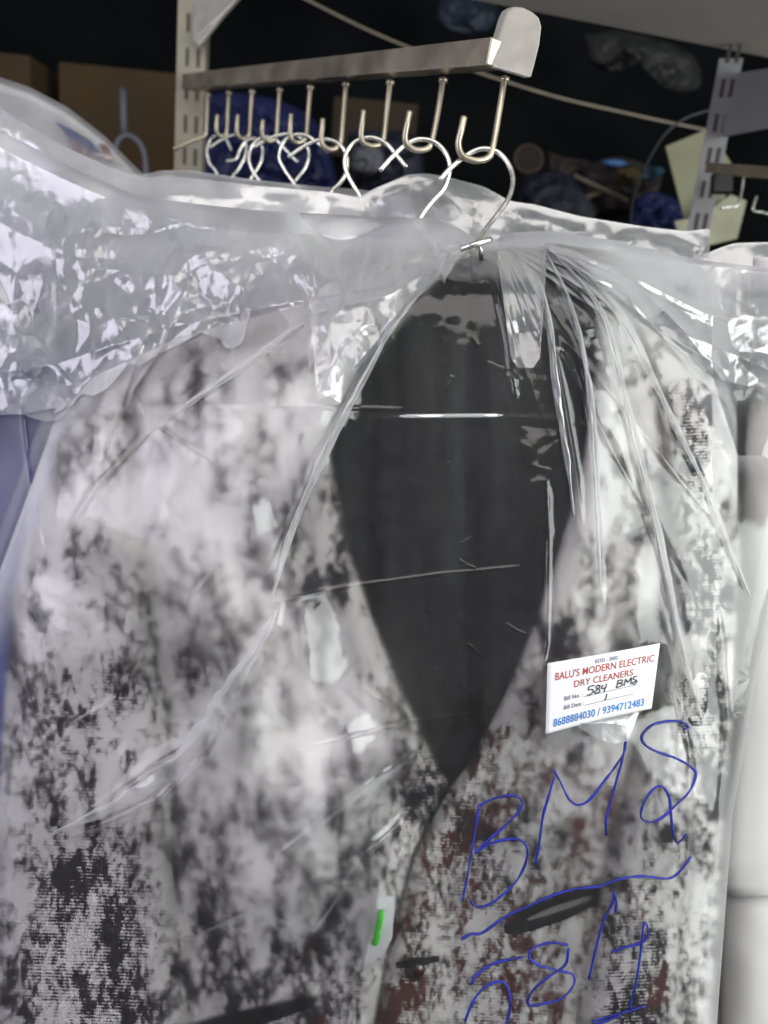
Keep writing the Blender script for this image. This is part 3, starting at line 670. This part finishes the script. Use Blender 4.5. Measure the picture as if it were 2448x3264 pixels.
stroke('handwritten_number', [
 [(395, 1168), (430, 1145), (480, 1128), (575, 1110)], [(392, 1170), (365, 1195), (350, 1230)],
 [(322, 1392), (345, 1330), (380, 1270), (430, 1228), (490, 1220), (518, 1270), (520, 1340), (500, 1420)],
 [(776, 1055), (700, 1045), (620, 1070), (605, 1110), (650, 1145), (740, 1170), (795, 1185), (802, 1230), (750, 1290), (680, 1312), (610, 1322), (600, 1290), (640, 1235), (700, 1190), (765, 1140), (778, 1070)],
 [(978, 820), (975, 860), (930, 960), (900, 1070), (868, 1205)], [(978, 822), (990, 870), (985, 915)],
 [(965, 1088), (1030, 1065), (1085, 1050), (1125, 1022), (1128, 975), (1110, 965), (1100, 1060), (1080, 1200), (1048, 1342)],
 [(880, 1395), (960, 1370), (1120, 1325)], [(830, 1430), (930, 1395), (1010, 1365)]], bag)

# ---------------------------------------------------------------- laundry label
TL, TR, BR, BL = [np.array(v, float) for v in ((1745, 2114), (2104, 2050), (2077, 2259), (1739, 2341))]
gx, gy = np.meshgrid(np.linspace(1740, 2100, 20), np.linspace(2060, 2330, 20))
lab_d = float(Ffilm(gx, gy).min()) - 0.0015
def tuv(u, v, lift=0.0):
    u = np.asarray(u, float); v = np.asarray(v, float); u, v = np.broadcast_arrays(u, v)
    p = (TL * ((1 - u) * (1 - v))[..., None] + TR * (u * (1 - v))[..., None] + BR * (u * v)[..., None] + BL * ((1 - u) * v)[..., None])
    d = lab_d + 0.0045 * (u - 0.45) ** 2 * 1.5 + 0.0015 * (v - .5) ** 2 - 0.001 * np.sin(3 * u)
    bow = -0.006 * (1 - v) * 0 + 6 * np.sin(math.pi * u) * (v - 0.2)
    return P(p[..., 0], p[..., 1] - bow, d - lift)
lt = thing('laundry_label', 'white printed laundry label with red and blue print stuck on the bag', 'label', tuv(0.5, 0.5))
n = 24
U_, V_ = np.meshgrid(np.linspace(0, 1, n), np.linspace(0, 1, n)); pt = tuv(U_, V_).reshape(-1, 3); pb = tuv(U_, V_, -0.0004).reshape(-1, 3)
Fq = [(j * n + i, (j + 1) * n + i, (j + 1) * n + i + 1, j * n + i + 1) for j in range(n - 1) for i in range(n - 1)]
Fb = [tuple(q + n * n for q in f[::-1]) for f in Fq]
ring = [i for i in range(n)] + [j * n + n - 1 for j in range(1, n)] + [(n - 1) * n + i for i in range(n - 2, -1, -1)] + [j * n for j in range(n - 2, 0, -1)]
Fr = [(ring[(k + 1) % len(ring)] + 0, ring[k], ring[k] + n * n, ring[(k + 1) % len(ring)] + n * n)[::-1] for k in range(len(ring))]
raw('card', np.vstack([pt, pb]), Fq + Fb + Fr, M_paper, lt, True)
def text(name, body, u0_, u1_, vbase, cap_, mat, shear=0.0, bold=0.0):
    cu = bpy.data.curves.new('txt', 'FONT'); cu.body = body; cu.size = 1; cu.offset = bold; cu.resolution_u = 3; cu.space_character = 1.02
    o = bpy.data.objects.new('txt', cu); COL.objects.link(o)
    bpy.context.view_layer.update()
    me = bpy.data.meshes.new_from_object(o.evaluated_get(bpy.context.evaluated_depsgraph_get()))
    bpy.data.objects.remove(o)
    co = np.zeros(len(me.vertices) * 3, np.float32); me.vertices.foreach_get('co', co); co = co.reshape(-1, 3)
    x0, x1 = co[:, 0].min(), co[:, 0].max(); h_ = 0.73
    u = u0_ + (co[:, 0] - x0) / (x1 - x0) * (u1_ - u0_) + shear * co[:, 1] * 0.02; v = vbase - co[:, 1] / h_ * cap_
    w3 = tuv(u, v, 0.00025)
    me.vertices.foreach_set('co', w3.astype(np.float32).ravel()); me.name = name; me.update()
    return link(name, me, lt, mat)
text('printed_text', 'ESTD - 2002', .43, .63, .125, .055, M_navyi, bold=0.01)
text('printed_heading', "BALU'S MODERN ELECTRIC", .075, .965, .265, .112, M_red, bold=0.005)
text('printed_heading', 'DRY CLEANERS', .25, .785, .422, .102, M_red, bold=0.006)
text('printed_text', 'Bill No. :', .165, .335, .585, .062, M_navyi, bold=0.008)
text('printed_text', 'Bill Date :', .165, .35, .715, .062, M_navyi, bold=0.008)
text('printed_number', '8688884030 / 9394712483', .07, .92, .925, .115, M_bluei, bold=0.018)
def uvline(name, lines, r, mat): return tubes(name, [tuv(np.array(l)[:, 0], np.array(l)[:, 1], 0.0003) for l in [catmull([(a_, b_ + (0.018 if r > 0.0002 else 0)) for a_, b_ in q], 4) for q in lines]], r, mat, lt, 5)
uvline('ruled_line', [[(.345, .595), (.5, .592), (.83, .58)], [(.36, .725), (.5, .722), (.81, .712)]], 0.00012, M_navyi)
uvline('handwritten_note', [
 [(.435, .435), (.39, .445), (.385, .49), (.42, .49), (.43, .53), (.40, .565), (.375, .56)],
 [(.49, .455), (.46, .45), (.455, .485), (.485, .51), (.49, .55), (.455, .565), (.445, .54), (.475, .50), (.49, .455)],
 [(.515, .46), (.505, .51), (.54, .51)], [(.55, .455), (.54, .52), (.53, .57)],
 [(.655, .43), (.645, .54)], [(.65, .44), (.69, .44), (.69, .475), (.655, .485), (.695, .50), (.69, .53), (.64, .545)],
 [(.715, .54), (.725, .44), (.745, .50), (.775, .435), (.775, .54)],
 [(.825, .43), (.80, .43), (.795, .465), (.82, .485), (.83, .52), (.805, .545), (.79, .52), (.82, .50)],
 [(.56, .61), (.555, .66), (.545, .70)]], 0.00032, M_blacki)

# ---------------------------------------------------------------- bags and garments behind
def backbag(label, top, x0, x1, d0, seed, inner, innerlab, innercat, innername, amp=1.0, y1=2600, mat=M_film2, inoff=90, slope=0.00010, nx=420, ny=260):
    tp = curve(top)
    X, Y = cols(x0, x1, tp, lambda x: y1 + 0 * x, nx, ny, 2.0)
    tt = (Y - tp(X))
    w_ = sstep(0, 60, tt)
    D = d0 - slope * 0.6 * np.clip(tt, 0, 350) - 0.001 * amp * w_ * crumple(X, Y, seed) - 0.004 * fbm(X / 300, Y / 300, seed, 2)
    b = thing('garment_bag', label, 'garment bag', P((x0 + x1) / 2, y1, d0), 'plastic garment bags on the rail')
    grid('bag_front', X, Y, D, mat, b)
    X2, Y2 = X[::4, ::4], Y[::4, ::4]
    grid('bag_back', X2, Y2, np.maximum(D[::4, ::4] + 0.0015 + 0.004 * sstep(0, 400, tt[::4, ::4]), D[::4, ::4] + 0.06 * sstep(150, 500, tt[::4, ::4])), mat, b)
    X, Y = cols(x0 + 30, x1 - 30, lambda x: tp(x) + inoff, lambda x: y1 + 0 * x, 120, 120)
    tt = Y - tp(X) - inoff
    g = grid(innername, X, Y, d0 + 0.014 - slope * 0.5 * np.clip(tt + inoff, 0, 350) + 0.003 * fbm(X / 120, Y / 300, seed + 9, 3), inner, None, thick=0.01)
    tag(g, innerlab, innercat)
    return b
backbag('cloudy garment bag peaking behind the nearest hanger hook above the black lining', [(-300, 230), (-100, 300), (0, 345), (193, 462), (376, 545), (472, 568), (530, 560), (800, 590), (1050, 612), (1142, 627), (1200, 598), (1300, 556), (1360, 553), (1425, 564), (1542, 595), (1628, 642), (1700, 651), (1850, 690), (2050, 722), (2190, 738), (2262, 728), (2300, 760)],
        -280, 2262, 0.655, 61, M_lilac, 'pale lilac garment inside the peaked cloudy bag', 'garment', 'lilac_garment', 1.9, inoff=110)
backbag('cloudy garment bag with its straight top edge below the far hanger hooks', [(400, 560), (480, 552), (511, 543), (603, 543), (800, 572), (1000, 594), (1150, 604), (1320, 640)],
        400, 1320, 0.74, 63, M_white, 'white garment inside the bag below the far hanger hooks', 'garment', 'white_garment', 1.0, inoff=60)
bb = backbag('bulky cloudy bag rising at the upper left edge in front of the brown cartons', [(-260, 230), (-60, 236), (0, 246), (100, 280), (217, 343), (330, 430), (420, 520), (463, 562), (500, 620)],
        -260, 495, 0.80, 65, M_white, 'white garment with a blue and red printed badge in the bulky left bag', 'garment', 'white_garment', 0.7, inoff=26, mat=film('thin_cloudy_film', haze=0.12, gmul=1.4))
wg = [o for o in COL.objects if o.name.startswith('white_garment')][-1]
fl = lambda x, y: 0.795 - 0.0001 * max(0, y - 340)
def badge(name, pts, mat, d):
    V = [P(x, y, d) for x, y in pts]; return prism(name, V, FWD * 0.002, mat, wg)
def onb(x, y):
    tp = np.interp(x, [-60, 0, 100, 217, 330, 420, 463], [236, 246, 280, 343, 430, 520, 562]); return 0.812 - 0.00007 * (y - tp) - 0.004
badge('blue_badge', [(170, 385), (230, 412), (290, 450), (318, 490), (315, 506), (270, 480), (215, 432)], simple('badge_blue', (0.02, 0.04, 0.20), 0.7), 0.796)
badge('red_badge', [(318, 455), (345, 468), (360, 500), (352, 512), (322, 506)], simple('faded_red', (0.25, 0.05, 0.03), 0.8), 0.799)
badge('red_badge', [(195, 412), (215, 425), (265, 478), (300, 505), (285, 502), (240, 470)], M_red, 0.7965)
backbag('cloudy garment bag at the right edge behind the grey upright', [(2130, 850), (2220, 822), (2290, 792), (2340, 775), (2448, 772), (2700, 790)],
        2130, 2700, 0.65, 67, M_white, 'white garment inside the bag at the right edge', 'garment', 'white_garment', 1.0, y1=3400, inoff=60)

# right: white sleeve hanging in film, and a second white bundle below it
xl_ = lambda y: np.interp(y, [820, 1500, 1900, 2400, 2750, 2830, 2860], [2400, 2372, 2342, 2296, 2268, 2290, 2330]); xr_ = lambda y: 2760 + 0 * y
X, Y = rows(820, 2860, xl_, xr_, 200, 90)
s_ = (X - xl_(Y)) / (xr_(Y) - xl_(Y))
D = 0.622 - 0.037 * sstep(1150, 1500, Y) - 0.025 * np.sqrt(np.clip(1 - (2 * s_ - 1) ** 2, 0, 1)) + 0.0015 * fbm(X / 120, Y / 500, 5, 2)
sl = grid('white_sleeve', X, Y, D, M_white, None, back=D + 0.002 + 0.1 * np.sin(np.pi * s_))
tag(sl, 'white rolled sleeve hanging at the lower right edge beside the jacket', 'sleeve')
X, Y = rows(2700, 3500, lambda y: 2300 - 0.05 * (y - 2800), xr_, 120, 90)
s_ = (X - 2290) / 470
D = 0.600 - 0.03 * np.sqrt(np.clip(1 - (2 * s_ - 1) ** 2, 0, 1)) + 0.003 * fbm(X / 200, Y / 200, 15, 2)
tag(grid('white_bundle', X, Y, D, M_white, None, thick=0.05), 'white wrapped bundle under the rolled sleeve at the bottom right corner', 'bundle')
# blue garment at left behind the jacket, white garment behind the whole front bag
X, Y = rows(1150, 3500, lambda y: -500 + 0 * y, lambda y: np.interp(y, [1150, 1400, 2000, 3500], [420, 330, 240, 160]), 120, 60)
tag(grid('blue_garment', X, Y, 0.612 + 0.004 * fbm(X / 90, Y / 700, 8, 3), M_bluecl, None, thick=0.006), 'blue garment showing past the left sleeve of the printed jacket', 'garment')

# ---------------------------------------------------------------- background clutter
def pbox(name, label, cat, x0, x1, y0, y1, d, th, mat, yaw=0.0, bev=0.004):
    c = P((x0 + x1) / 2, (y0 + y1) / 2, d + th); w_ = (x1 - x0) / 2 / F * d; h_ = (y1 - y0) / 2 / F * d
    a_ = np.array([math.cos(yaw), math.sin(yaw), 0]); b_ = np.array([-math.sin(yaw), math.cos(yaw), 0])
    return tag(box(name, c, a_ * w_, b_ * th, ZW * h_, mat, None, bev), label, cat)
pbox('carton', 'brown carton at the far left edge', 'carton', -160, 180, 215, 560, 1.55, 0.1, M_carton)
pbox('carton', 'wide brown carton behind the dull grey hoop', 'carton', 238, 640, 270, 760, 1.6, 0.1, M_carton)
rp = catmull([P(392, 280, 1.3), P(394, 360, 1.3), P(398, 420, 1.3), P(375, 450, 1.3), P(368, 490, 1.3)], 6)
hp = thing('grey_hoop', 'dull grey rod with a hoop below it in front of the brown carton', 'hoop', P(400, 600, 1.3))
M_hoop = simple('dull_grey_plastic', (0.10, 0.10, 0.12), 0.6)
tubes('rod', [[P(392, 285, 1.3), P(394, 350, 1.3), P(396, 425, 1.3)]], 0.006, M_hoop, hp)
tubes('hoop', [catmull([P(365, 520, 1.3), P(372, 460, 1.3), P(400, 432, 1.3), P(440, 450, 1.3), P(462, 500, 1.3), P(466, 600, 1.3), P(460, 680, 1.3)], 6)], 0.005, M_hoop, hp)
def blob(name, label, cat, outline, d, bulge, mat, seed, ctr=None):
    """lumpy closed sack from an outline"""
    o = catmull(outline + [outline[0]], 6)[:-1]; c = np.array(ctr or o.mean(0)); nr = 22; V = []; Fc = []; k = len(o)
    for side_ in (-1, 1):
        for r in range(nr):
            s = (r + 1) / nr; q = c + (o - c) * s
            dd = d + side_ * bulge * np.sqrt(max(0, 1 - s * s)) + side_ * bulge * (1.1 * facet(q[:, 0] / 55, q[:, 1] / 40, seed) + 0.5 * facet(q[:, 0] / 22, q[:, 1] / 26, seed + 1)) * (1 - s ** 4)
            V += list(P(q[:, 0], q[:, 1], dd))
        V.append(P(c[0], c[1], d + side_ * bulge))
    n1 = nr * k + 1
    for b_ in (0, n1):
        for r in range(nr - 1):
            for i in range(k):
                f = (b_ + r * k + i, b_ + (r + 1) * k + i, b_ + (r + 1) * k + (i + 1) % k, b_ + r * k + (i + 1) % k)
                Fc.append(f if b_ else f[::-1])
        for i in range(k):
            f = (b_ + nr * k, b_ + i, b_ + (i + 1) % k); Fc.append(f if b_ else f[::-1])
    for i in range(k):
        a_, c_ = (nr - 1) * k + i, (nr - 1) * k + (i + 1) % k; Fc.append((a_, c_, c_ + n1, a_ + n1))
    return tag(raw(name, V, Fc, mat, None, False), label, cat)
blob('plastic_sack', 'deep blue plastic sack seen between the rail hooks', 'sack', [(640, 300), (760, 295), (900, 325), (1000, 380), (1050, 470), (1060, 640), (850, 680), (640, 660)], 1.35, 0.05, M_blue, 1)
blob('plastic_sack', 'dark navy sack beside the foot of the olive papers', 'sack', [(2020, 640), (2080, 610), (2160, 640), (2200, 700), (2180, 800), (2040, 800), (2000, 720)], 1.3, 0.04, M_blue, 2)
blob('plastic_sack', 'small blue black sack below the rusty round ring', 'sack', [(1660, 560), (1780, 545), (1850, 590), (1880, 660), (1820, 740), (1650, 720)], 1.3, 0.04, M_dk, 3)
blob('plastic_sack', 'dark crumpled heap with brown ends at the right of centre', 'heap', [(1850, 540), (1950, 500), (2050, 520), (2110, 560), (2060, 660), (1900, 700)], 1.4, 0.05, simple('dark_brown_cloth', (0.016, 0.012, 0.010), 0.7, var=0.6, scale=20), 4)
blob('plastic_sack', 'dark bundle with a pale patch behind the third hanger hook', 'bundle', [(1110, 420), (1200, 415), (1330, 440), (1340, 620), (1200, 640), (1100, 600)], 1.45, 0.05, simple('mixed_cloth', (0.015, 0.018, 0.032), 0.6, var=0.9, scale=16), 5)
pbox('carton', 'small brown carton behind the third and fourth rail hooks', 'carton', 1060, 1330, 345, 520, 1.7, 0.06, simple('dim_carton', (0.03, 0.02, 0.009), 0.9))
blob('blue_cloth', 'bright blue rag lying at the back right of the rusty ring', 'rag', [(1915, 512), (1960, 508), (2000, 520), (1980, 530), (1930, 528)], 1.35, 0.01, simple('sky_blue_cloth', (0.04, 0.12, 0.28), 0.7), 6)
for nm, lb, ct, ol, dd_, col_ in [
 ('crumpled_bag', 'grey crumpled bag low behind the clear film right of the nearest hanger', 'bag', [(1700, 620), (1760, 590), (1850, 610), (1900, 680), (1850, 720), (1700, 720)], 1.22, (0.03, 0.035, 0.045)),
 ('folded_cloth', 'dull brown folded cloth just right of the rusty disc', 'cloth', [(1745, 480), (1800, 500), (1890, 520), (1850, 590), (1780, 590), (1750, 540)], 1.45, (0.03, 0.022, 0.018)),
 ('yellow_wrapper', 'dim ochre wrapper half hidden in the dark heap', 'wrapper', [(1960, 540), (2020, 535), (2050, 560), (2030, 590), (1980, 585)], 1.31, (0.06, 0.045, 0.012)),
 ('teal_wrapper', 'dim teal wrapper right of the ochre wrapper', 'wrapper', [(2040, 545), (2090, 530), (2120, 545), (2080, 575), (2045, 570)], 1.31, (0.01, 0.04, 0.07)),
 ('dark_garment', 'near black garment hanging high on the wall right of the rail end cap', 'garment', [(1860, 110), (2000, 100), (2200, 170), (2230, 280), (2120, 290), (2050, 200), (1960, 230), (1880, 200)], 1.6, (0.012, 0.012, 0.011)),
 ('dark_cloth_roll', 'dark slate cloth roll above the hook rail near the end cap', 'cloth', [(1400, 0), (1520, -20), (1590, 30), (1560, 100), (1480, 110), (1400, 70)], 1.7, (0.012, 0.02, 0.035)),
 ('pale_wrapper', 'small pale crumpled wrapper below the hooks behind the fourth hanger', 'wrapper', [(1120, 470), (1200, 460), (1225, 520), (1180, 560), (1120, 540)], 1.36, (0.09, 0.09, 0.11))]:
    blob(nm, lb, ct, ol, dd_, 0.03, simple(nm + '_stuff', col_, 0.6, var=0.6, scale=30), len(lb))
# wooden slats
for k, (x0, y0, x1, y1, lab) in enumerate([(1795, 655, 1925, 610, 'pale thin stick lying before the dark heap'), (1830, 560, 2000, 640, 'brown stick crossing the dark heap')]):
    tag(tubes('stick', [[P(x0, y0, 1.25), P(x1, y1, 1.27)]], 0.004, simple('stick_wood', (0.12, 0.10, 0.07), 0.8)), lab, 'stick')
# rusty ring
rc = P(1685, 507, 1.35); V = []; 
ring_ = [rc + 0.024 * (math.cos(a_) * RGT + math.sin(a_) * UP) for a_ in np.linspace(0, 2 * math.pi, 30)]
rg = thing('rusty_disc', 'rusty brown round disc on the dark back wall right of the nearest hook', 'disc', rc)
tubes('rim', [ring_], 0.003, M_rust, rg); 
prism('plate', [rc + 0.022 * (math.cos(a_) * RGT + math.sin(a_) * UP) for a_ in np.linspace(0, 2 * math.pi, 30)[:-1]], FWD * 0.004, simple('rusty_plate', (0.014, 0.010, 0.007), 0.9, var=0.5, scale=90), rg)
# cords
tag(tubes('cord', [catmull([P(880, -50, 1.35), P(1250, 130, 1.34), P(1690, 285, 1.32), P(2000, 362, 1.3), P(2300, 425, 1.28)], 8)], 0.0019, simple('dusty_cord', (0.28, 0.25, 0.19), 0.8)), 'thin tan cord stretched slantwise across the dark back wall', 'cord')
tag(tubes('cable', [catmull([P(2012, 760, 1.1), P(2016, 660, 1.1), P(2045, 560, 1.1), P(2110, 440, 1.1), P(2180, 380, 1.1), P(2265, 350, 1.1)], 8)], 0.0016, simple('grey_cable', (0.06, 0.065, 0.07), 0.5)), 'thin dark grey cable arching down left of the right upright', 'cable')
# olive papers
tag(prism('paper_sheet', [P(2122, 466, 1.14), P(2265, 408, 1.14), P(2330, 520, 1.14), P(2290, 760, 1.14), P(2190, 730, 1.14)], FWD * 0.002, M_olive), 'stiff olive paper sheet leaning behind the right upright', 'paper')
tag(prism('paper_sheet', [P(2150, 705, 1.10), P(2240, 690, 1.10), P(2330, 620, 1.10), P(2380, 640, 1.12), P(2350, 760, 1.12), P(2180, 800, 1.1)], FWD * 0.002, simple('pale_olive_paper', (0.36, 0.35, 0.25), 0.85)), 'pale olive paper lying lower right behind the bag corner', 'paper')
# second rail with hooks at the right
rl = thing('short_rail', 'short brassy rail with small hooks at the right edge', 'rail', P(2260, 540, 1.0))
a_, b_ = P(2262, 535, 0.985), P(2560, 560, 0.80)
ax2 = (b_ - a_) / 2; an2 = ax2 / np.linalg.norm(ax2); sd2 = np.cross(an2, ZW)
box('rail_bar', (a_ + b_) / 2, ax2, sd2 * 0.006, ZW * 0.0062, simple('brassy_steel', (0.56, 0.50, 0.34), 0.4, 0.6), rl, 0.001)
for pts in ([(2370, 565), (2362, 620), (2350, 655), (2325, 660), (2296, 664)], [(2412, 625), (2400, 668), (2425, 676), (2470, 674), (2480, 560)]):
    tubes('hook', [catmull([P(x, y, 0.93) for x, y in pts], 6)], 0.0016, M_steel, rl)
box('clamp', P(2300, 585, 0.975), RGT * 0.012, FWD * 0.006, UP * 0.012, simple('clamp_black', (0.03, 0.028, 0.025), 0.5), rl, 0.001)
for o in COL.objects:
    if o.type == 'MESH' and o.parent is None and 'label' not in o and 'kind' not in o: print('UNLABELLED', o.name)
